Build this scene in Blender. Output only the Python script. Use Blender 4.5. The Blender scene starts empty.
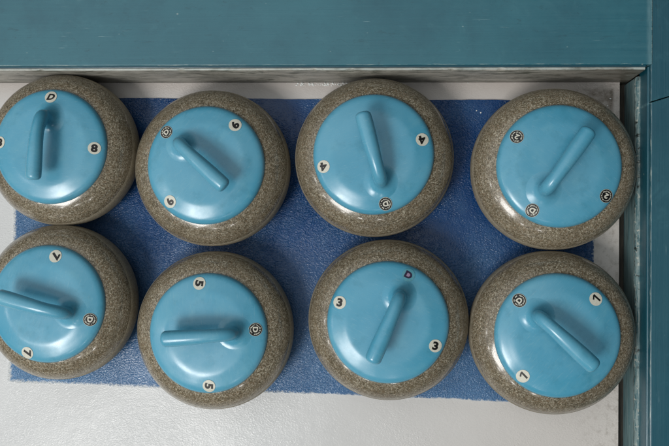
import bpy, bmesh, math, random
from mathutils import Vector, Matrix
random.seed(7)
R = math.radians
scene = bpy.context.scene
COL = scene.collection

# ------------------------------------------------------------ camera
cam_d = bpy.data.cameras.new("camera")
cam = bpy.data.objects.new("camera", cam_d)
COL.objects.link(cam)
cam.location = (0, 0, 1.4123)
cam.rotation_mode = 'XYZ'
cam.rotation_euler = (0.0326, 0.0776, 0.0166)
cam_d.sensor_width = 36
cam_d.lens = 36 * 736.1 / 669
cam_d.clip_start = 0.05
cam_d.clip_end = 100
scene.camera = cam

# ------------------------------------------------------------ light
world = bpy.data.worlds.new("World")
scene.world = world
world.use_nodes = True
wb = world.node_tree.nodes["Background"]
# a pale ceiling overhead, darker hall towards the sides
wt = world.node_tree
_tc = wt.nodes.new('ShaderNodeTexCoord')
_dp = wt.nodes.new('ShaderNodeVectorMath'); _dp.operation = 'DOT_PRODUCT'
_dp.inputs[1].default_value = Vector((-0.48, 0.05, 1.0)).normalized()
wt.links.new(_tc.outputs['Generated'], _dp.inputs[0])
_rp = wt.nodes.new('ShaderNodeValToRGB'); _rp.color_ramp.interpolation = 'EASE'
_e = _rp.color_ramp.elements
_e[0].position = 0.56; _e[0].color = (0.045, 0.06, 0.065, 1)
_e[1].position = 0.99; _e[1].color = (0.94, 0.98, 1.0, 1)
wt.links.new(_dp.outputs['Value'], _rp.inputs[0])
wt.links.new(_rp.outputs[0], wb.inputs[0])
wb.inputs[1].default_value = 1.0

def area(name, loc, target, sx, sy, power, col):
    d = bpy.data.lights.new(name, 'AREA')
    d.shape = 'RECTANGLE'; d.size = sx; d.size_y = sy
    d.energy = power; d.color = col
    o = bpy.data.objects.new(name, d)
    COL.objects.link(o)
    o.location = loc
    o.rotation_euler = (Vector(target) - Vector(loc)).to_track_quat('-Z', 'Y').to_euler()
    return o
area("ceiling_light", (-1.55, -1.70, 3.2), (-0.1, 0, 0), 1.1, 1.1, 74, (1.0, 0.98, 0.95))
for lx, ly in ((-2.5, -0.5), (-2.3, -1.3), (-1.5, -2.1), (-0.7, -2.4), (0.2, -2.5)):
    area("hall_light", (lx, ly, 2.3), (-0.1, 0, 0), 0.16, 0.16, 2.6, (1.0, 0.98, 0.95))

scene.view_settings.view_transform = 'Standard'
scene.view_settings.look = 'None'
scene.view_settings.exposure = 0
scene.view_settings.gamma = 1

# ------------------------------------------------------------ materials
class N:
    def __init__(s, name):
        s.m = bpy.data.materials.new(name); s.m.use_nodes = True
        s.t = s.m.node_tree; s.b = s.t.nodes["Principled BSDF"]
    def n(s, typ, **kw):
        x = s.t.nodes.new(typ)
        for k, v in kw.items(): setattr(x, k, v)
        return x
    def l(s, a, b): s.t.links.new(a, b)
    def setin(s, node, i, v):
        if hasattr(v, 'is_linked') or isinstance(v, bpy.types.NodeSocket): s.l(v, node.inputs[i])
        else: node.inputs[i].default_value = v
    def math(s, op, a, b=0.0, c=None, clamp=False):
        x = s.n('ShaderNodeMath', operation=op, use_clamp=clamp)
        s.setin(x, 0, a); s.setin(x, 1, b)
        if c is not None: s.setin(x, 2, c)
        return x.outputs[0]
    def maprange(s, v, a, b, c=0.0, d=1.0, smooth=False):
        x = s.n('ShaderNodeMapRange', clamp=True)
        if smooth: x.interpolation_type = 'SMOOTHSTEP'
        s.setin(x, 0, v)
        for i, q in enumerate((a, b, c, d)): x.inputs[1 + i].default_value = q
        return x.outputs[0]
    def mix(s, f, a, b, blend='MIX'):
        x = s.n('ShaderNodeMix', data_type='RGBA', blend_type=blend)
        s.setin(x, 0, f); s.setin(x, 6, a); s.setin(x, 7, b)
        return x.outputs[2]
    def noise(s, vec, scale, detail=3, rough=0.5, dist=0.0):
        x = s.n('ShaderNodeTexNoise')
        if vec is not None: s.l(vec, x.inputs['Vector'])
        x.inputs['Scale'].default_value = scale; x.inputs['Detail'].default_value = detail
        x.inputs['Roughness'].default_value = rough; x.inputs['Distortion'].default_value = dist
        return x.outputs['Fac']
    def vor(s, vec, scale, out='Distance', feature='F1'):
        x = s.n('ShaderNodeTexVoronoi', feature=feature)
        s.l(vec, x.inputs['Vector']); x.inputs['Scale'].default_value = scale
        return x.outputs[out]
    def ramp(s, v, stops, interp='LINEAR'):
        x = s.n('ShaderNodeValToRGB'); x.color_ramp.interpolation = interp
        e = x.color_ramp.elements
        while len(e) < len(stops): e.new(0.5)
        for el, (p, c) in zip(e, stops):
            el.position = p; el.color = (*c, 1)
        s.l(v, x.inputs[0]); return x.outputs[0]
    def vscale(s, vec, sc):
        x = s.n('ShaderNodeMapping'); s.l(vec, x.inputs[0]); x.inputs['Scale'].default_value = sc
        return x.outputs[0]
    def bump(s, h, strength, dist, normal=None):
        x = s.n('ShaderNodeBump'); s.l(h, x.inputs['Height'])
        x.inputs['Strength'].default_value = strength; x.inputs['Distance'].default_value = dist
        if normal is not None: s.l(normal, x.inputs['Normal'])
        return x.outputs[0]
    def obj(s): return s.n('ShaderNodeTexCoord').outputs['Object']
    def objrand(s):
        """object coordinates shifted by a per-object random amount"""
        o = s.n('ShaderNodeObjectInfo').outputs['Random']
        sc = s.math('MULTIPLY', o, 37.0)
        c = s.n('ShaderNodeCombineXYZ')
        for i in range(3): s.l(sc, c.inputs[i])
        v = s.n('ShaderNodeVectorMath', operation='ADD')
        s.l(s.obj(), v.inputs[0]); s.l(c.outputs[0], v.inputs[1])
        return v.outputs[0], o
    def set(s, **kw):
        for k, v in kw.items():
            s.setin(s.b, k.replace('_', ' '), v)

def lin(r, g, b):
    f = lambda c: c / 12.92 if c <= 0.04045 else ((c + 0.055) / 1.055) ** 2.4
    return (f(r), f(g), f(b))
def rgba(r, g, b): return (*lin(r, g, b), 1)

def mat_granite(name, band=False):
    m = N(name); v, rnd = m.objrand()
    w = m.noise(v, 160, 2, 0.5)
    # warp the cells so that the crystals are irregular
    wv = m.n('ShaderNodeTexNoise'); m.l(v, wv.inputs['Vector']); wv.inputs['Scale'].default_value = 240
    add = m.n('ShaderNodeVectorMath', operation='MULTIPLY_ADD')
    m.l(wv.outputs['Color'], add.inputs[0]); add.inputs[1].default_value = (0.004, 0.004, 0.004); m.l(v, add.inputs[2])
    cv = m.vor(m.vscale(add.outputs[0], (1, 1, 1.7)), 540, 'Color')
    sep = m.n('ShaderNodeSeparateColor'); m.l(cv, sep.inputs[0])
    base = m.ramp(sep.outputs[0], [(0.0, lin(.27, .24, .19)), (0.28, lin(.41, .375, .305)), (0.52, lin(.505, .46, .38)),
                                   (0.80, lin(.59, .555, .49)), (1.0, lin(.74, .71, .63))])
    fine = m.noise(v, 900, 2, 0.6)
    base = m.mix(m.maprange(fine, .35, .7), base, m.mix(0.5, base, rgba(.34, .31, .24)))
    green = m.maprange(m.noise(v, 28, 3), .45, .65, 0, .35)
    base = m.mix(green, base, m.mix(0.6, base, rgba(.46, .41, .33)))
    red = m.maprange(sep.outputs[1], .88, .93, 0, .35)
    base = m.mix(red, base, rgba(.52, .40, .29))
    if band:
        base = m.mix(0.45, base, rgba(.60, .57, .50))
    base = m.mix(m.maprange(m.noise(v, 17, 4, .6, .5), .45, .70, 0, .35), base, rgba(.33, .295, .24))
    hsv = m.n('ShaderNodeHueSaturation'); m.l(base, hsv.inputs['Color'])
    m.l(m.maprange(rnd, 0, 1, .97, 1.15), hsv.inputs['Value'])
    m.set(Base_Color=hsv.outputs[0])
    rr = m.maprange(m.noise(v, 60, 3), .3, .7, .14, .26)
    if band: rr = 0.6
    else:
        m.b.inputs['Coat Weight'].default_value = .38; m.b.inputs['Coat Roughness'].default_value = .07
    tone = m.noise(v, 14, 4, .6)
    m.set(Roughness=rr)
    m.b.inputs['Specular IOR Level'].default_value = 0.45
    h = m.math('ADD', m.math('MULTIPLY', sep.outputs[2], .6), fine)
    m.set(Normal=m.bump(h, 0.12, 0.0003))
    return m.m

def mat_plastic():
    m = N("blue_plastic"); v, rnd = m.objrand()
    big = m.noise(v, 9, 3)
    c = m.mix(m.maprange(big, .35, .65), rgba(.295, .60, .71), rgba(.37, .635, .735))
    # faint scuffs
    sc = m.maprange(m.noise(m.vscale(v, (60, 900, 60)), 1, 3, .6), .60, .76, 0, .32)
    c = m.mix(sc, c, rgba(.66, .79, .82))
    c = m.mix(m.maprange(m.noise(v, 24, 5, .65, .4), .50, .72, 0, .28), c, rgba(.47, .70, .755))
    c = m.mix(m.maprange(m.noise(v, 31, 5, .7), .54, .70, 0, .32), c, rgba(.19, .48, .56))
    dirt = m.maprange(m.vor(v, 170), .0, .07, .55, 0)
    dm = m.maprange(m.noise(v, 40, 2), .55, .62)
    c = m.mix(m.math('MULTIPLY', dirt, dm), c, rgba(.20, .34, .38))
    m.set(Base_Color=c)
    m.set(Roughness=m.maprange(m.noise(v, 35, 4, .6),   .3, .7, .19, .31))
    m.b.inputs['Specular IOR Level'].default_value = 0.6
    h = m.noise(v, 22, 3)
    f = m.noise(v, 420, 2)
    n1 = m.bump(h, 0.2, 0.0008); m.set(Normal=m.bump(f, 0.05, 0.0002, n1))
    return m.m

def flat(name, col, rough=0.4, var=0.06):
    m = N(name); v = m.obj()
    k = m.noise(v, 350, 3)
    m.set(Base_Color=m.mix(m.maprange(k, .3, .7), tuple(c * (1 - var * 2) for c in col[:3]) + (1,), col), Roughness=rough)
    return m.m

def floor_bump(m, v):
    """rippled frozen skin: small rounded pebbles stretched a little"""
    w = m.n('ShaderNodeTexNoise'); m.l(v, w.inputs['Vector']); w.inputs['Scale'].default_value = 90
    ad = m.n('ShaderNodeVectorMath', operation='MULTIPLY_ADD')
    m.l(w.outputs['Color'], ad.inputs[0]); ad.inputs[1].default_value = (0.010, 0.010, 0); m.l(v, ad.inputs[2])
    rot = m.n('ShaderNodeMapping'); m.l(ad.outputs[0], rot.inputs[0]); rot.inputs['Rotation'].default_value = (0, 0, .6); rot.inputs['Scale'].default_value = (1, 1.7, 1)
    a = m.vor(rot.outputs[0], 310, 'Distance', 'SMOOTH_F1')
    b = m.noise(v, 330, 3, .6, .3)
    c = m.noise(v, 45, 2)
    patch = m.maprange(m.noise(v, 5, 3), .35, .62, .2, 1.0)
    h = m.math('ADD', m.math('MULTIPLY', a, 1.0), m.math('MULTIPLY', b, .8))
    h = m.math('MULTIPLY', h, patch)
    return h, c

WY, WX = 0.3165, 0.423      # foot of the back board, edge of the ice at the side board
def mat_ice():
    m = N("ice"); v = m.obj()
    sx = m.n('ShaderNodeSeparateXYZ'); m.l(v, sx.inputs[0]); X, Y = sx.outputs[0], sx.outputs[1]
    k = m.noise(v, 4, 4)
    c = m.mix(m.maprange(k, .3, .7), rgba(.785, .79, .79), rgba(.83, .835, .835))
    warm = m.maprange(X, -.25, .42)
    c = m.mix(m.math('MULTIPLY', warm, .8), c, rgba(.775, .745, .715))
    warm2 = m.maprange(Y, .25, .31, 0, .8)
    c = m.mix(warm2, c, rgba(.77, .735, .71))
    # dirt near the boards
    ed = m.maprange(m.math('SUBTRACT', .423, X), 0, .10, 1, 0)
    sp = m.maprange(m.noise(v, 70, 6, .75), .50, .72, 0, .8)
    sp = m.math('MULTIPLY', sp, m.maprange(ed, .1, .9, 0, .75))
    c = m.mix(sp, c, rgba(.45, .41, .36))
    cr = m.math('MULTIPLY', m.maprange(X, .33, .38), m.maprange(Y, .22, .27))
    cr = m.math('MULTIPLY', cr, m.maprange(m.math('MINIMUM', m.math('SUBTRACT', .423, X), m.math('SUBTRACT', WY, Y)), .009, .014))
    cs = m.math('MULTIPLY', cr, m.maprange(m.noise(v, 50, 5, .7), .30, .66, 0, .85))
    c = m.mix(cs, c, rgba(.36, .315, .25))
    sc = m.maprange(m.noise(m.vscale(v, (40, 600, 1)), 1, 2), .70, .78, 0, .25)
    c = m.mix(sc, c, rgba(.66, .65, .63))
    m.set(Base_Color=c, Roughness=m.maprange(m.noise(v, 70, 3), .3, .7, .16, .30))
    h, big = floor_bump(m, v)
    n1 = m.bump(big, .25, .002); m.set(Normal=m.bump(h, .55, .0011, n1))
    m.b.inputs['Specular IOR Level'].default_value = .25
    return m.m

def mat_mat():
    m = N("blue_mat"); v = m.obj()
    k = m.noise(v, 12, 4, .6)
    c = m.mix(m.maprange(k, .3, .7), rgba(.0, .195, .40), rgba(.015, .25, .47))
    # paler towards low Y and the left end; frost in blotches
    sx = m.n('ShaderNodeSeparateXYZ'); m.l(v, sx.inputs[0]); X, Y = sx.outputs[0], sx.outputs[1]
    pale_y = m.maprange(Y, -.30, .12, .60, .03, True)
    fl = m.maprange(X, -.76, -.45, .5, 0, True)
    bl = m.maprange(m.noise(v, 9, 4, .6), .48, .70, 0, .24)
    f = m.math('ADD', m.math('ADD', pale_y, fl), bl, clamp=True)
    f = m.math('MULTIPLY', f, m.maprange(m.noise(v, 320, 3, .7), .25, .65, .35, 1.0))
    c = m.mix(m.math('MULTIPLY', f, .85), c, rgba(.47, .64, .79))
    speck = m.maprange(m.vor(v, 130), .0, .10, 1, 0)
    speck = m.math('MULTIPLY', speck, m.maprange(m.noise(v, 50, 2), .50, .60, 0, .6))
    c = m.mix(speck, c, rgba(.60, .68, .76))
    gr = m.maprange(m.noise(v, 700, 3, .7), .35, .65, 0, .35)
    c = m.mix(gr, c, rgba(.0, .17, .31))
    # ice has crept over the rim of the mat
    cx = m.math('SUBTRACT', .566, m.math('ABSOLUTE', m.math('ADD', X, .185)))
    ed = m.math('MINIMUM', cx, m.math('ADD', m.math('ADD', Y, .286), m.math('MULTIPLY', m.math('ADD', X, .185), .0105)))
    ed = m.math('ADD', m.maprange(ed, -.001, .011, .75, 0), m.math('MULTIPLY', m.math('SUBTRACT', m.noise(v, 190, 4, .7), .5), 1.2))
    c = m.mix(m.maprange(ed, .25, .6), c, rgba(.80, .81, .81))
    m.set(Base_Color=c, Roughness=m.maprange(m.noise(v, 90, 3), .3, .7, .10, .22))
    h, big = floor_bump(m, v)
    n1 = m.bump(big, .15, .001); m.set(Normal=m.bump(h, 1.0, .0018, n1))
    m.b.inputs['Specular IOR Level'].default_value = .36
    return m.m

def mat_paint(name, ax, edge=None, dark=0.0, soft=None, diag=None, grey=False):
    """old teal gloss paint on wood; ax = grain axis; edge = list of (axis, pos, width, gain)"""
    m = N(name); v = m.n('ShaderNodeNewGeometry').outputs['Position']
    s1 = (3, 140, 140) if ax == 0 else (140, 3, 140)
    s2 = (14, 700, 700) if ax == 0 else (700, 14, 700)
    g1 = m.noise(m.vscale(v, s1), 1, 4, .6); g2 = m.noise(m.vscale(v, s2), 1, 3, .6)
    k = m.noise(v, 6, 4, .6)
    a, b = rgba(.095, .355, .415), rgba(.16, .42, .475)
    c = m.mix(m.maprange(k, .3, .7), a, b)
    c = m.mix(m.maprange(g1, .35, .75, 0, .22), c, rgba(.26, .49, .53))
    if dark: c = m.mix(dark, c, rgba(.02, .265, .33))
    c = m.mix(m.maprange(m.noise(v, 300, 3), .62, .72, 0, .2), c, rgba(.05, .26, .31))
    # scratches along the grain and chipped flecks
    c = m.mix(m.maprange(m.noise(v, 16, 5, .7), .50, .72, 0, .30), c, rgba(.02, .27, .34))
    c = m.mix(m.maprange(m.noise(v, 23, 5, .7, .5), .56, .74, 0, .22), c, rgba(.30, .52, .56))
    s3 = (22, 420, 1) if ax == 0 else (420, 22, 1)
    scr = m.maprange(m.noise(m.vscale(v, s3), 1, 2, .5, .4), .69, .76, 0, .6)
    scr = m.math('MULTIPLY', scr, m.maprange(m.noise(v, 9, 2), .52, .60))
    c = m.mix(scr, c, rgba(.55, .68, .70))
    fd = m.math('SUBTRACT', m.vor(m.vscale(v, (.8, 1, 1)), 31), m.maprange(m.noise(v, 120, 3), .35, .65, -.02, .035))
    fl = m.maprange(fd, .015, .045, 1, 0)
    fl = m.math('MULTIPLY', fl, m.maprange(m.noise(v, 13, 2), .52, .57, 0, .8))
    c = m.mix(fl, c, rgba(.74, .78, .76))
    sx = m.n('ShaderNodeSeparateXYZ'); m.l(v, sx.inputs[0])
    f2 = m.maprange(m.vor(m.vscale(v, (.6, 1, 1) if ax == 0 else (1, .6, 1)), 85), .05, .10, 1, 0)
    f2 = m.math('MULTIPLY', f2, m.maprange(m.noise(v, 21, 3, .6), .56, .64, 0, .55))
    c = m.mix(f2, c, rgba(.58, .68, .68))
    ds = m.maprange(m.noise(m.vscale(v, (35, 110, 35) if ax == 0 else (110, 35, 35)), 1, 5, .75, 1.0), .60, .72, 0, .5)
    c = m.mix(ds, c, rgba(.05, .22, .26))
    if grey:
        gs = m.noise(m.vscale(v, (260, 9, 260)), 1, 4, .7)
        c = m.mix(m.maprange(gs, .35, .6, .3, .9), c, rgba(.52, .61, .61))
        c = m.mix(m.maprange(m.noise(m.vscale(v, (330, 14, 330)), 1, 4, .7), .54, .64, 0, .85), c, rgba(.07, .12, .12))
    for (axis, pos, wid, gain) in (edge or []):
        d = m.math('ABSOLUTE', m.math('SUBTRACT', sx.outputs[axis], pos))
        e = m.maprange(d, 0, wid, 1, 0)
        sv = (40, 500, 500) if ax == 0 else (500, 40, 500)
        w = m.noise(m.vscale(v, sv), 1, 4, .7)
        e = m.maprange(m.math('ADD', m.math('MULTIPLY', e, gain), w), .88, 1.02, 0, .85)
        c = m.mix(e, c, rgba(.60, .66, .64))
    if soft:
        d = m.math('ABSOLUTE', m.math('SUBTRACT', sx.outputs[0], soft))
        d = m.math('MULTIPLY', m.maprange(d, .002, .009, 1, 0, True), m.maprange(m.noise(m.vscale(v, (200, 25, 1)), 1, 4, .7), .30, .62, .15, .62))
        c = m.mix(d, c, rgba(.42, .57, .60))
    if diag:
        d = m.math('SUBTRACT', sx.outputs[1], m.math('MULTIPLY_ADD', m.math('SUBTRACT', sx.outputs[0], .4445), .313, diag))
        d = m.math('MULTIPLY', m.maprange(m.math('ABSOLUTE', d), .0008, .0035, 1, 0), m.maprange(m.noise(v, 160, 3, .7), .35, .6, .1, .8))
        c = m.mix(d, c, rgba(.38, .54, .57))
    m.set(Base_Color=c)
    m.set(Roughness=m.maprange(g1, .3, .7, .26, .40))
    m.b.inputs['Specular IOR Level'].default_value = .8
    h = m.math('ADD', g1, m.math('MULTIPLY', g2, .5))
    n1 = m.bump(m.noise(v, 14, 3), .25, .003); m.set(Normal=m.bump(h, .35, .0006, n1))
    return m.m

def mat_face():
    """grey painted inner face with grime and frost"""
    m = N("grey_paint"); v = m.n('ShaderNodeNewGeometry').outputs['Position']
    sx = m.n('ShaderNodeSeparateXYZ'); m.l(v, sx.inputs[0]); X, Z = sx.outputs[0], sx.outputs[2]
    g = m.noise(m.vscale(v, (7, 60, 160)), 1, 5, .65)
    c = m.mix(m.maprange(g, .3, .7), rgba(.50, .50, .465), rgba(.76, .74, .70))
    c = m.mix(m.math('MULTIPLY', m.maprange(Z, .0, .022, 1, 0), m.maprange(m.noise(m.vscale(v, (12, 1, 80)), 1, 3), .3, .65)), c, rgba(.34, .34, .29))  # darker foot: shadows of the stones put into the colour
    refl = m.noise(m.vscale(v, (22, 30, 70)), 1, 5, .7, .6)
    c = m.mix(m.maprange(refl, .46, .64, 0, .8), c, rgba(.25, .27, .22))  # dark greenish mottling: reflections of the stones painted into the colour
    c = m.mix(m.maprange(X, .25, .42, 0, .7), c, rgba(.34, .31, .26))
    c = m.mix(m.maprange(m.noise(v, 300, 4, .7), .60, .68, 0, .7), c, rgba(.22, .21, .18))
    sp = m.maprange(m.noise(v, 240, 3, .7), .66, .70, 0, .9)
    c = m.mix(sp, c, rgba(.82, .82, .79))
    top = m.math('ADD', m.maprange(Z, .097, .1015), m.maprange(m.noise(m.vscale(v, (30, 1, 300)), 1, 3), .3, .7, -.5, .3), clamp=True)
    c = m.mix(m.math('MULTIPLY', top, .8), c, rgba(.74, .78, .76))
    m.set(Base_Color=c, Roughness=m.maprange(g, .3, .7, .30, .5))
    m.set(Normal=m.bump(m.noise(m.vscale(v, (40, 200, 300)), 1, 4), .4, .001))
    return m.m

def mat_worn():
    m = N("worn_wood_edge"); v = m.n('ShaderNodeNewGeometry').outputs['Position']
    a = m.noise(m.vscale(v, (300, 28, 300)), 1, 5, .7)
    b = m.noise(v, 130, 4, .7)
    c = m.mix(m.maprange(a, .40, .62), rgba(.22, .38, .41), rgba(.55, .61, .60))
    c = m.mix(m.maprange(b, .56, .66), c, rgba(.68, .69, .65))
    c = m.mix(m.maprange(m.noise(v, 75, 4, .7), .58, .66), c, rgba(.12, .17, .16))
    m.set(Base_Color=c, Roughness=.55, Normal=m.bump(b, .8, .0015))
    return m.m

def mat_grime():
    m = N("grimy_wood"); v = m.obj()
    a = m.noise(m.vscale(v, (200, 20, 200)), 1, 4, .7)
    m.set(Base_Color=m.mix(m.maprange(a, .4, .7), rgba(.13, .12, .10), rgba(.27, .25, .21)), Roughness=.7)
    return m.m

def mat_frost():
    m = N("frost"); m.set(Base_Color=rgba(.90, .91, .90), Roughness=.3)
    m.b.inputs['Subsurface Weight'].default_value = 0.0
    return m.m

M_GR, M_BAND, M_PL = mat_granite("granite"), mat_granite("granite_band", True), mat_plastic()
M_WHITE = flat("sticker_white", rgba(.84, .83, .77), .35)
M_BLACK = flat("sticker_black", rgba(.07, .07, .07), .35)
M_INK = flat("ink_black", rgba(.06, .055, .05), .4)
M_CLEAR = flat("sticker_tinted", rgba(.36, .62, .68), .35)
M_PURPLE = flat("ink_violet", rgba(.16, .12, .24), .4)
M_MAUVE = flat("sticker_mauve", rgba(.62, .52, .62), .4)
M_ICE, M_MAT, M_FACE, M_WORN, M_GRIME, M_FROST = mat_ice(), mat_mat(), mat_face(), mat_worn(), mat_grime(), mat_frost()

# ------------------------------------------------------------ mesh helpers
def obj(name, bm, mat, parent=None, smooth=True):
    me = bpy.data.meshes.new(name)
    bmesh.ops.recalc_face_normals(bm, faces=bm.faces)
    bm.to_mesh(me); bm.free()
    me.materials.append(mat)
    if smooth:
        for p in me.polygons: p.use_smooth = True
    o = bpy.data.objects.new(name, me)
    COL.objects.link(o); o.parent = parent
    return o
def link(name, me, parent):
    o = bpy.data.objects.new(name, me); COL.objects.link(o); o.parent = parent
    return o
def tag(o, label=None, cat=None, group=None, kind=None):
    for k, v in (('label', label), ('category', cat), ('group', group), ('kind', kind)):
        if v: o[k] = v
    return o
def box(bm, x0, x1, y0, y1, z0, z1, bev=0.0, seg=2):
    r = bmesh.ops.create_cube(bm, size=1)
    vs = r['verts']
    for v in vs:
        v.co = Vector(((x0 + x1) / 2 + v.co.x * (x1 - x0), (y0 + y1) / 2 + v.co.y * (y1 - y0), (z0 + z1) / 2 + v.co.z * (z1 - z0)))
    if bev:
        es = list({e for v in vs for e in v.link_edges})
        bmesh.ops.bevel(bm, geom=es, offset=bev, segments=seg, affect='EDGES', profile=.5)
def prism(bm, poly, z0, z1, bev=0.0):
    lo = [bm.verts.new((x, y, z0)) for x, y in poly]; hi = [bm.verts.new((x, y, z1)) for x, y in poly]
    n = len(poly)
    bm.faces.new(lo[::-1]); top = bm.faces.new(hi)
    for i in range(n): bm.faces.new((lo[i], lo[(i + 1) % n], hi[(i + 1) % n], hi[i]))
    if bev: bmesh.ops.bevel(bm, geom=list(top.edges), offset=bev, segments=2, affect='EDGES', profile=.5)
def lathe(bm, prof, seg=128, cap0=True, cap1=True):
    rings = []
    for r, z in prof:
        if r < 1e-6: rings.append([bm.verts.new((0, 0, z))])
        else: rings.append([bm.verts.new((r * math.cos(2 * math.pi * k / seg), r * math.sin(2 * math.pi * k / seg), z)) for k in range(seg)])
    for a, b in zip(rings, rings[1:]):
        for k in range(seg):
            k2 = (k + 1) % seg
            if len(a) == 1 and len(b) == 1: continue
            if len(a) == 1: bm.faces.new((a[0], b[k2], b[k]))
            elif len(b) == 1: bm.faces.new((a[k], a[k2], b[0]))
            else: bm.faces.new((a[k], a[k2], b[k2], b[k]))

# ------------------------------------------------------------ the setting: ice
bm = bmesh.new()
xs = [-3.0, WX]; ys = [-2.5, WY + .004]
vs = [bm.verts.new(p) for p in ((-3, -2.5, 0), (WX, -2.5, 0), (WX, WY + .004, 0), (-3, WY + .004, 0))]
bm.faces.new(vs)
vs = [bm.verts.new(p) for p in ((WX, -2.5, 0), (WX, -2.5, -.02), (WX, WY + .004, -.02), (WX, WY + .004, 0))]
bm.faces.new(vs)
tag(obj("ice", bm, M_ICE, smooth=False), kind='structure')
bm = bmesh.new()
vs = [bm.verts.new(p) for p in ((-3, -2.5, -.021), (1.2, -2.5, -.021), (1.2, 1.1, -.021), (-3, 1.1, -.021))]
bm.faces.new(vs)
tag(obj("ground", bm, M_GRIME, smooth=False), kind='structure')

# mat: thin sheet with a slightly wavering outline
bm = bmesh.new()
def mat_outline():
    c = [(-.752, -.2795), (.371, -.2865), (.383, .2815), (-.752, .2865)]
    out = []
    for i in range(4):
        a, b = Vector(c[i]), Vector(c[(i + 1) % 4]); n = 90
        d = (b - a).normalized(); nn = Vector((d.y, -d.x))
        for k in range(n):
            t = k / n
            j = (random.uniform(-.0007, .0007) + .0008 * math.sin(t * 31 + i)) * (1.6 if i in (0, 3) else .6)
            p = a + (b - a) * t + nn * j
            out.append((p.x, p.y))
    return out
prism(bm, mat_outline(), .0, .0028, .0)
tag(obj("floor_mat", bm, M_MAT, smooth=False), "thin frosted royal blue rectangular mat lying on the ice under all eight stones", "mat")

# ------------------------------------------------------------ boards
M_TOP = mat_paint("teal_paint", 0, edge=[(0, .4465, .003, .5), (1, WY + .0095, .0030, .42)], soft=.4440)
M_TOPEDGE = mat_paint("teal_paint_edge", 0, edge=[(1, WY + .006, .0022, .62)])
M_SIDE = mat_paint("teal_paint_side", 1, dark=.6, edge=[(0, .4452, .0025, .45)], diag=.2585)  # darkened teal: weaker sheen on this side put into the colour
M_SKIRT = mat_paint("teal_paint_skirt", 1, dark=0, grey=True, edge=[(2, .054, .012, .5), (2, .02, .02, .35)])
M_DARK = mat_paint("teal_paint_groove", 0, dark=.9)  # shadow inside the gap put into the paint as darker teal

bk = bpy.data.objects.new("back_board", None); COL.objects.link(bk); bk.location = (0, WY, 0)
tag(bk, "long teal painted board along the top of the photo with a grey inner face", "board")
def child(name, bm, mat, par, smooth=False):
    o = obj(name, bm, mat, par, smooth); o.matrix_parent_inverse = Matrix.Translation(-par.location); return o
from mathutils import noise as mn
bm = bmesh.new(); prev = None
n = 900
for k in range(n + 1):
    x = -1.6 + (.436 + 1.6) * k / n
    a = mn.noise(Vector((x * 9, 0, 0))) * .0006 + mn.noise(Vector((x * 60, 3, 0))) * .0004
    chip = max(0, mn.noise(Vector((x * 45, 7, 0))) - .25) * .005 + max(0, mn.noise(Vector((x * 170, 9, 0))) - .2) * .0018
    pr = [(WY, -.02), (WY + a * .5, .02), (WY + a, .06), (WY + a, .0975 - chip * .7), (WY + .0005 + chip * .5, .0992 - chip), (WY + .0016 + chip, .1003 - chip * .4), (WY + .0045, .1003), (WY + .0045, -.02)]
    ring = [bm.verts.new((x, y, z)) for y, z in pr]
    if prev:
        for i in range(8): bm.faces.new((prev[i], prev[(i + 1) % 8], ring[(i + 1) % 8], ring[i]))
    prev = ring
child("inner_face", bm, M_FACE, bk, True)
bm = bmesh.new(); box(bm, -3, .4385, WY + .005, WY + .016, -.02, .0985, .001)
child("groove_strip", bm, M_DARK, bk)
bm = bmesh.new(); box(bm, -3, .4475, WY + .0085, 1.1, .06, .1035, .0016, 3)
child("top_plank", bm, M_TOP, bk)

sd = bpy.data.objects.new("side_board", None); COL.objects.link(sd); sd.location = (.437, 0, 0)
tag(sd, "teal painted side board down the right edge with a pale worn ledge", "board")
bm = bmesh.new(); box(bm, .4375, .452, -2.5, WY - .001, -.02, .048, .001)
child("skirt", bm, M_SKIRT, sd)
# chipped ledge: wavering strip
bm = bmesh.new()
n = 500; prev = None
for k in range(n + 1):
    y = -1.2 + (WY - .002 + 1.2) * k / n
    w = random.uniform(-.0006, .0006)
    w2 = .0012 * math.sin(y * 37) * math.sin(y * 91)
    pr = [(.4362 + w, .044), (.4352 + w + w2, .050 + w), (.4378 + w2, .0560 + w), (.4415 + w, .0575), (.449, .0570), (.449, .046)]
    ring = [bm.verts.new((x, y, z)) for x, z in pr]
    if prev:
        for i in range(len(pr)): bm.faces.new((prev[i], prev[(i + 1) % 6], ring[(i + 1) % 6], ring[i]))
    prev = ring
child("worn_ledge", bm, M_WORN, sd, True)
bm = bmesh.new(); box(bm, .4420, .4468, -2.5, WY + .0078, .05, .094, .002)
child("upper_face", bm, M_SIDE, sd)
yj = .2585
bm = bmesh.new()
prism(bm, [(.4445, yj + .0015), (.95, yj + .16), (.95, 1.1), (.4485, 1.1), (.4485, WY + .0078), (.4445, WY + .0078)], .07, .1040, .0016)
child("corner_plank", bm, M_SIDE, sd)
bm = bmesh.new()
prism(bm, [(.4445, -2.5), (.95, -2.5), (.95, yj + .158), (.4445, yj - .0005)], .07, .1050, .0020)
child("side_plank", bm, M_SIDE, sd)

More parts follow.
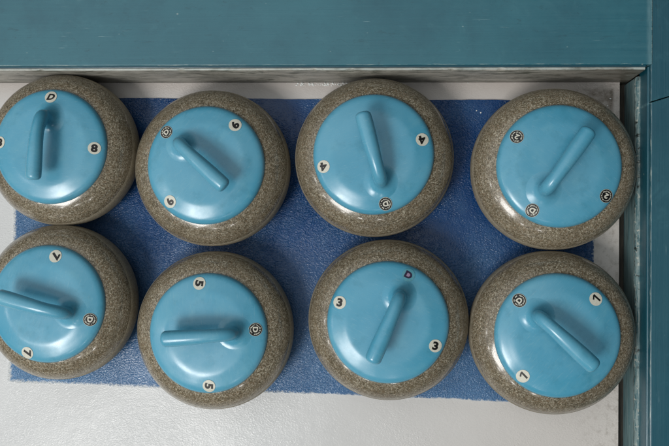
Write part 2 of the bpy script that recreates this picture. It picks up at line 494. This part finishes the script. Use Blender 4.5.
# ------------------------------------------------------------ stones
RB = .145; AA = .066; EX = 2.3
def body_prof(a):
    c, s = math.cos(a), math.sin(a)
    return (RB - AA + AA * abs(c) ** (2 / EX), .057 + .057 * math.copysign(abs(s) ** (2 / EX), s))
bm = bmesh.new()
prof = [(0, .0), (.05, 0.0)] + [body_prof(-math.pi / 2 + math.pi * k / 48) for k in range(1, 48)] + [(.06, .114), (0, .114)]
prof = [(r, max(z, .0029 if r < .09 else z)) for r, z in prof]
lathe(bm, prof, 144)
o0 = obj("granite_body", bm, M_GR); ME_BODY = o0.data; bpy.data.objects.remove(o0)
bm = bmesh.new()
bp = []
for k in range(9):
    a = R(-30 + 52 * k / 8)
    r, z = body_prof(a)
    bp.append((r + (.0007 if 0 < k < 8 else -.001), z))
lathe(bm, bp, 144)
o0 = obj("striking_band", bm, M_BAND); ME_BAND = o0.data; bpy.data.objects.remove(o0)

DP = [(0, .1302), (.05, .1301), (.066, .1299), (.073, .1293), (.079, .1280), (.086, .1261), (.092, .1244), (.098, .1224), (.102, .1202), (.105, .1172), (.107, .1125)]
def dome(r):
    r = abs(r)
    if r >= DP[-1][0]: return DP[-1][1]
    pts = DP
    for i in range(len(pts) - 1):
        if r <= pts[i + 1][0]:
            x0, y0 = pts[i]; x1, y1 = pts[i + 1]
            def sl(j):
                if j <= 0: return 0.0
                if j >= len(pts) - 1: return (pts[-1][1] - pts[-2][1]) / (pts[-1][0] - pts[-2][0])
                return (pts[j + 1][1] - pts[j - 1][1]) / (pts[j + 1][0] - pts[j - 1][0])
            h = x1 - x0; t = (r - x0) / h
            return ((2 * t**3 - 3 * t**2 + 1) * y0 + (t**3 - 2 * t**2 + t) * h * sl(i) + (-2 * t**3 + 3 * t**2) * y1 + (t**3 - t**2) * h * sl(i + 1))
bm = bmesh.new()
prof = [(0, dome(0))] + [(.107 * (k / 44) ** .8, dome(.107 * (k / 44) ** .8)) for k in range(1, 45)] + [(.1068, .1085), (.104, .1070)]
lathe(bm, prof, 144)
o0 = obj("handle_plate", bm, M_PL); ME_PLATE = o0.data; bpy.data.objects.remove(o0)

def grip_mesh():
    bm = bmesh.new(); SEG = 40; rings = []
    yb = .051
    def ringat(cy, cz, ty, tz, rx, rn, follow=None):
        # tangent (0,ty,tz); side axis x, normal axis (0,-tz,ty)
        L = math.hypot(ty, tz); ty /= L; tz /= L
        out = []
        for k in range(SEG):
            a = 2 * math.pi * k / SEG
            x = rx * math.cos(a); q = rn * math.sin(a)
            y = cy - tz * q; z = cz + ty * q
            if follow is not None:
                z = dome(math.hypot(x, y)) + follow
            out.append((x, y, z))
        return out
    top = .1301
    # flared foot following the plate
    for k in range(19):
        th = math.pi / 2 * k / 18
        h = .0180 * (1 - math.cos(th)) - .0003
        rr = .0118 + .0235 * (1 - math.sin(th)) ** 1.25
        f = ringat(yb, top, 0, 1, rr, rr * 1.04)
        w = min(1, max(0, (h) / .012))
        out = []
        for (x, y, z) in f:
            out.append((x, y, (dome(math.hypot(x, y)) * (1 - w) + top * w) + h))
        rings.append(out)
    # neck, bend, bar: centreline in (y,z)
    path = [(yb, top + .0190), (yb - .0008, top + .0220), (yb - .0036, top + .0262), (yb - .0085, top + .0303), (yb - .0145, top + .0335), (yb - .0215, top + .0363),
            (yb - .029, top + .0386), (yb - .038, top + .0404), (yb - .050, top + .0415), (yb - .066, top + .0418), (yb - .082, top + .0415), (yb - .098, top + .0409), (yb - .110, top + .0404)]
    rad = [(.0117, .0120), (.0116, .0120), (.0115, .0122), (.0113, .0122), (.0110, .0118), (.0108, .0112), (.0107, .0106), (.0107, .0102), (.0109, .0100), (.0112, .0100), (.0114, .0101), (.0114, .0101), (.0112, .0100)]
    GX = [1.0, 1.02, 1.04, 1.06, 1.07, 1.08, 1.10, 1.13, 1.17, 1.20, 1.23, 1.25, 1.25]
    for i, ((y, z), (rx, rn)) in enumerate(zip(path, rad)):
        a = path[max(0, i - 1)]; b = path[min(len(path) - 1, i + 1)]
        if i == 0: ty, tz = 0, 1
        else: ty, tz = b[0] - a[0], b[1] - a[1]
        rings.append(ringat(y, z, ty, tz, rx * GX[i], rn * GX[i]))
    ye, ze = path[-1]
    for a in (15, 30, 45, 60, 75, 85):
        k = math.cos(R(a)) ** .55
        rings.append(ringat(ye - .0085 * math.sin(R(a)), ze, -1, -.03, 0.0140 * k, .0124 * k))
    V = [[bm.verts.new(p) for p in r] for r in rings]
    for a, b in zip(V, V[1:]):
        for k in range(SEG): bm.faces.new((a[k], a[(k + 1) % SEG], b[(k + 1) % SEG], b[k]))
    bm.faces.new(V[-1])
    o = obj("grip", bm, M_PL); me = o.data; bpy.data.objects.remove(o)
    return me
ME_GRIP = grip_mesh()

# stickers: geometry laid on the dome of the plate
def drape(bm, cx, cy, off):
    for v in bm.verts:
        x, y = v.co.x + cx, v.co.y + cy
        v.co = Vector((x, y, dome(math.hypot(x, y)) + off + v.co.z))
def disc_bm(r, r0=0.0, a0=0, a1=360, rings=7, seg=36):
    bm = bmesh.new(); full = a1 - a0 >= 360; prev = None
    ns = seg if full else max(3, int(seg * (a1 - a0) / 360))
    for i in range(rings + 1):
        rr = r0 + (r - r0) * i / rings
        if rr < 1e-9: cur = [bm.verts.new((0, 0, 0))]
        else: cur = [bm.verts.new((rr * math.cos(R(a0 + (a1 - a0) * k / ns)), rr * math.sin(R(a0 + (a1 - a0) * k / ns)), 0)) for k in range(ns if full else ns + 1)]
        if prev:
            m = len(cur); rng = range(m) if full else range(m - 1)
            for k in rng:
                k2 = (k + 1) % m
                if len(prev) == 1: bm.faces.new((prev[0], cur[k], cur[k2]))
                else: bm.faces.new((prev[k], cur[k], cur[k2], prev[k2]))
        prev = cur
    return bm
def glyph_bm(ch, height, rot, bold=.03, shear=0.0):
    if ch == '1':
        bm = bmesh.new()
        for P in ([(.09, -.5), (.30, -.5), (.30, .5), (.09, .5)], [(.0899, .5), (-.27, .24), (-.20, .08), (.0899, .28)]):
            bm.faces.new([bm.verts.new((x * height, y * height, 0)) for x, y in P])
        bmesh.ops.triangulate(bm, faces=bm.faces)
        for i in range(-4, 5):
            for no in ((1, 0, 0), (0, 1, 0)):
                bmesh.ops.bisect_plane(bm, geom=list(bm.verts) + list(bm.edges) + list(bm.faces), plane_co=Vector(no) * (i * height / 8.7), plane_no=no)
        bmesh.ops.rotate(bm, verts=bm.verts, cent=(0, 0, 0), matrix=Matrix.Rotation(R(rot), 3, 'Z'))
        return bm
    cu = bpy.data.curves.new("glyph", 'FONT'); cu.body = ch; cu.size = 1; cu.offset = bold
    cu.align_x = 'CENTER'; cu.resolution_u = 4; cu.shear = shear
    o = bpy.data.objects.new("glyph", cu); COL.objects.link(o)
    dg = bpy.context.evaluated_depsgraph_get(); dg.update()
    me = bpy.data.meshes.new_from_object(o.evaluated_get(dg))
    bm = bmesh.new(); bm.from_mesh(me)
    bpy.data.objects.remove(o); bpy.data.curves.remove(cu); bpy.data.meshes.remove(me)
    xs = [v.co.x for v in bm.verts]; ys = [v.co.y for v in bm.verts]
    cx, cy = (min(xs) + max(xs)) / 2, (min(ys) + max(ys)) / 2; s = height / (max(ys) - min(ys))
    for v in bm.verts: v.co = Vector(((v.co.x - cx) * s * 1.16, (v.co.y - cy) * s, 0))
    for i in range(-4, 5):
        for no in ((1, 0, 0), (0, 1, 0)):
            p = Vector(no) * (i * height / 8.7)
            bmesh.ops.bisect_plane(bm, geom=list(bm.verts) + list(bm.edges) + list(bm.faces), plane_co=p, plane_no=no)
    bmesh.ops.rotate(bm, verts=bm.verts, cent=(0, 0, 0), matrix=Matrix.Rotation(R(rot), 3, 'Z'))
    return bm

def make_sticker(stone, phi, sx, sy, ch, rot, style):
    """(sx,sy) and rot in photo axes relative to the stone centre; stored in the stone's own turned frame"""
    t = R(-phi)
    x = sx * math.cos(t) - sy * math.sin(t); y = sx * math.sin(t) + sy * math.cos(t)
    lr = rot - phi
    r = .0112 if style != 'black' else .0116
    bm = disc_bm(r); drape(bm, x, y, .00085)
    st = obj("sticker", bm, {'white': M_WHITE, 'black': M_BLACK, 'clear': M_CLEAR}[style], stone)
    if style == 'black':
        bm = disc_bm(.0116, .0111, rings=1); drape(bm, x, y, .0011)
        obj("sticker_rim", bm, M_WHITE, st)
        bm = bmesh.new(); a = 4
        rg = random.Random(int(abs(sx) * 1e5))
        while a < 350:
            w = rg.choice((7, 9, 12, 15)); inner = rg.choice((.0069, .0069, .0073, .0078)); outer = rg.choice((.0091, .0091, .0087))
            if rg.random() < .93:
                tmp = disc_bm(outer, inner, a + lr, a + w + lr, rings=2)
                me = bpy.data.meshes.new("t"); tmp.to_mesh(me); tmp.free(); bm.from_mesh(me); bpy.data.meshes.remove(me)
            a += w + rg.choice((4, 5, 5, 11))
        drape(bm, x, y, .0011)
        obj("ring_lettering", bm, M_WHITE, st)
        g = glyph_bm(ch, .0090, lr, .045); drape(g, x, y, .0012)
        obj("letter" if ch.isalpha() else "numeral", g, M_WHITE, st)
    else:
        sh = .3 if style == 'white' and ch == 'D' else 0
        if style == 'clear':
            b2 = disc_bm(.0036); drape(b2, x, y, .0010); obj("letter_fill", b2, M_MAUVE, st)
        g = glyph_bm(ch, .0150 if ch != 'D' else .0122, lr, .050, sh); drape(g, x, y, .0012)
        obj("letter" if ch.isalpha() else "numeral", g, M_INK if style == 'white' else M_PURPLE, st)
    return st

STONES = [
 # x, y, direction of the handle foot (deg), scale, label, stickers (x, y, char, rotation, style)
 (-.6250, .1735, 87, .985, "blue curling stone numbered 8 with a white D sticker, top left corner stone",
  [(.0029, .0905, 'D', -2, 'white'), (.0886, -.0042, '8', -5, 'white'), (-.0929, .0056, '8', -5, 'white')]),
 (-.3359, .1417, 138.5, 1, "blue curling stone numbered 6, its bar handle slanting down to the right",
  [(-.0700, .0576, 'D', 50, 'black'), (.0548, .0708, '6', 60, 'white'), (-.0604, -.0672, '6', 58, 'white')]),
 (-.0349, .1634, -74, 1, "blue curling stone numbered 4 with both fours upside down, near the grey board face",
  [(.0852, .0247, '4', -163, 'white'), (-.087, -.0239, '4', -170, 'white'), (.0229, -.0884, 'D', -165, 'black')]),
 (.2867, .1451, -124, 1, "blue curling stone numbered 2 with three black round stickers, in the corner of the boards",
  [(-.0742, .0489, '2', 147, 'black'), (.0773, -.052, '2', 147, 'black'), (-.0469, -.0781, 'D', 150, 'black')]),
 (-.6223, -.1136, -14, 1, "blue curling stone numbered 7, handle pointing out of the left edge of the photo",
  [(.0175, .0870, '7', -113, 'white'), (-.0304, -.0884, '7', -98, 'white'), (.0850, -.0256, 'D', -100, 'black')]),
 (-.3246, -.1589, 5, 1, "blue curling stone numbered 5, its bar handle lying level across the plate",
  [(-.0151, .0887, '5', -93, 'white'), (.0062, -.092, '5', -95, 'white'), (.0875, .0096, 'D', -90, 'black')]),
 (-.0051, -.1320, 67.5, 1, "blue curling stone numbered 3 with a faint violet D beside the handle foot",
  [(-.0844, .0336, '3', -10, 'white'), (.0826, -.0375, '3', -12, 'white'), (.0347, .0838, 'D', -28, 'clear')]),
 (.2860, -.1475, 137.8, 1, "blue curling stone numbered 1, at the lower right beside the side board",
  [(.0612, .0647, '1', 48, 'white'), (-.0596, -.0697, '1', 45, 'white'), (-.0669, .0595, 'D', 46, 'black')]),
]
for (x, y, d, sc, label, stk) in STONES:
    phi = d - 90
    t = bpy.data.objects.new("curling_stone", None); COL.objects.link(t)
    t.location = (x, y, .0); t.rotation_euler = (0, 0, R(phi)); t.scale = (sc, sc, 1)
    t.empty_display_size = .05
    tag(t, label, "curling stone", "eight blue-topped curling stones in two rows")
    link("granite_body", ME_BODY, t); link("striking_band", ME_BAND, t)
    link("handle_plate", ME_PLATE, t); link("grip", ME_GRIP, t)
    for s in stk: make_sticker(t, phi, *s)

# ------------------------------------------------------------ frost crumbs along the seam
bm = bmesh.new()
def crumb(x, y, s, z=.0):
    r = bmesh.ops.create_icosphere(bm, subdivisions=1, radius=s)
    sx, sy, sz = random.uniform(.7, 1.6), random.uniform(.6, 1.1), random.uniform(.5, .9)
    for v in r['verts']:
        v.co = Vector((v.co.x * sx * random.uniform(.8, 1.2) + x, v.co.y * sy + y, v.co.z * sz + z + s * .3))
for k in range(80):
    crumb(random.uniform(-.19, -.085) if random.random() < .7 else random.uniform(-.19, .0), WY - random.uniform(.001, .006), random.uniform(.0007, .0021))
for k in range(40):
    crumb(random.uniform(-.7, .42), WY - random.uniform(.0005, .003), random.uniform(.0003, .0009))
for (x, y, s) in ((.165, .258, .0020), (.157, .262, .0014), (-.128, .243, .0018), (.395, .262, .0022), (.36, .268, .0016), (.405, .285, .0018), (.40, .272, .0014)):
    crumb(x, y, s, .003)
tag(obj("frost_crumbs", bm, M_FROST, smooth=False), "scattered white frost crumbs along the foot of the grey board face", "frost", kind='stuff')
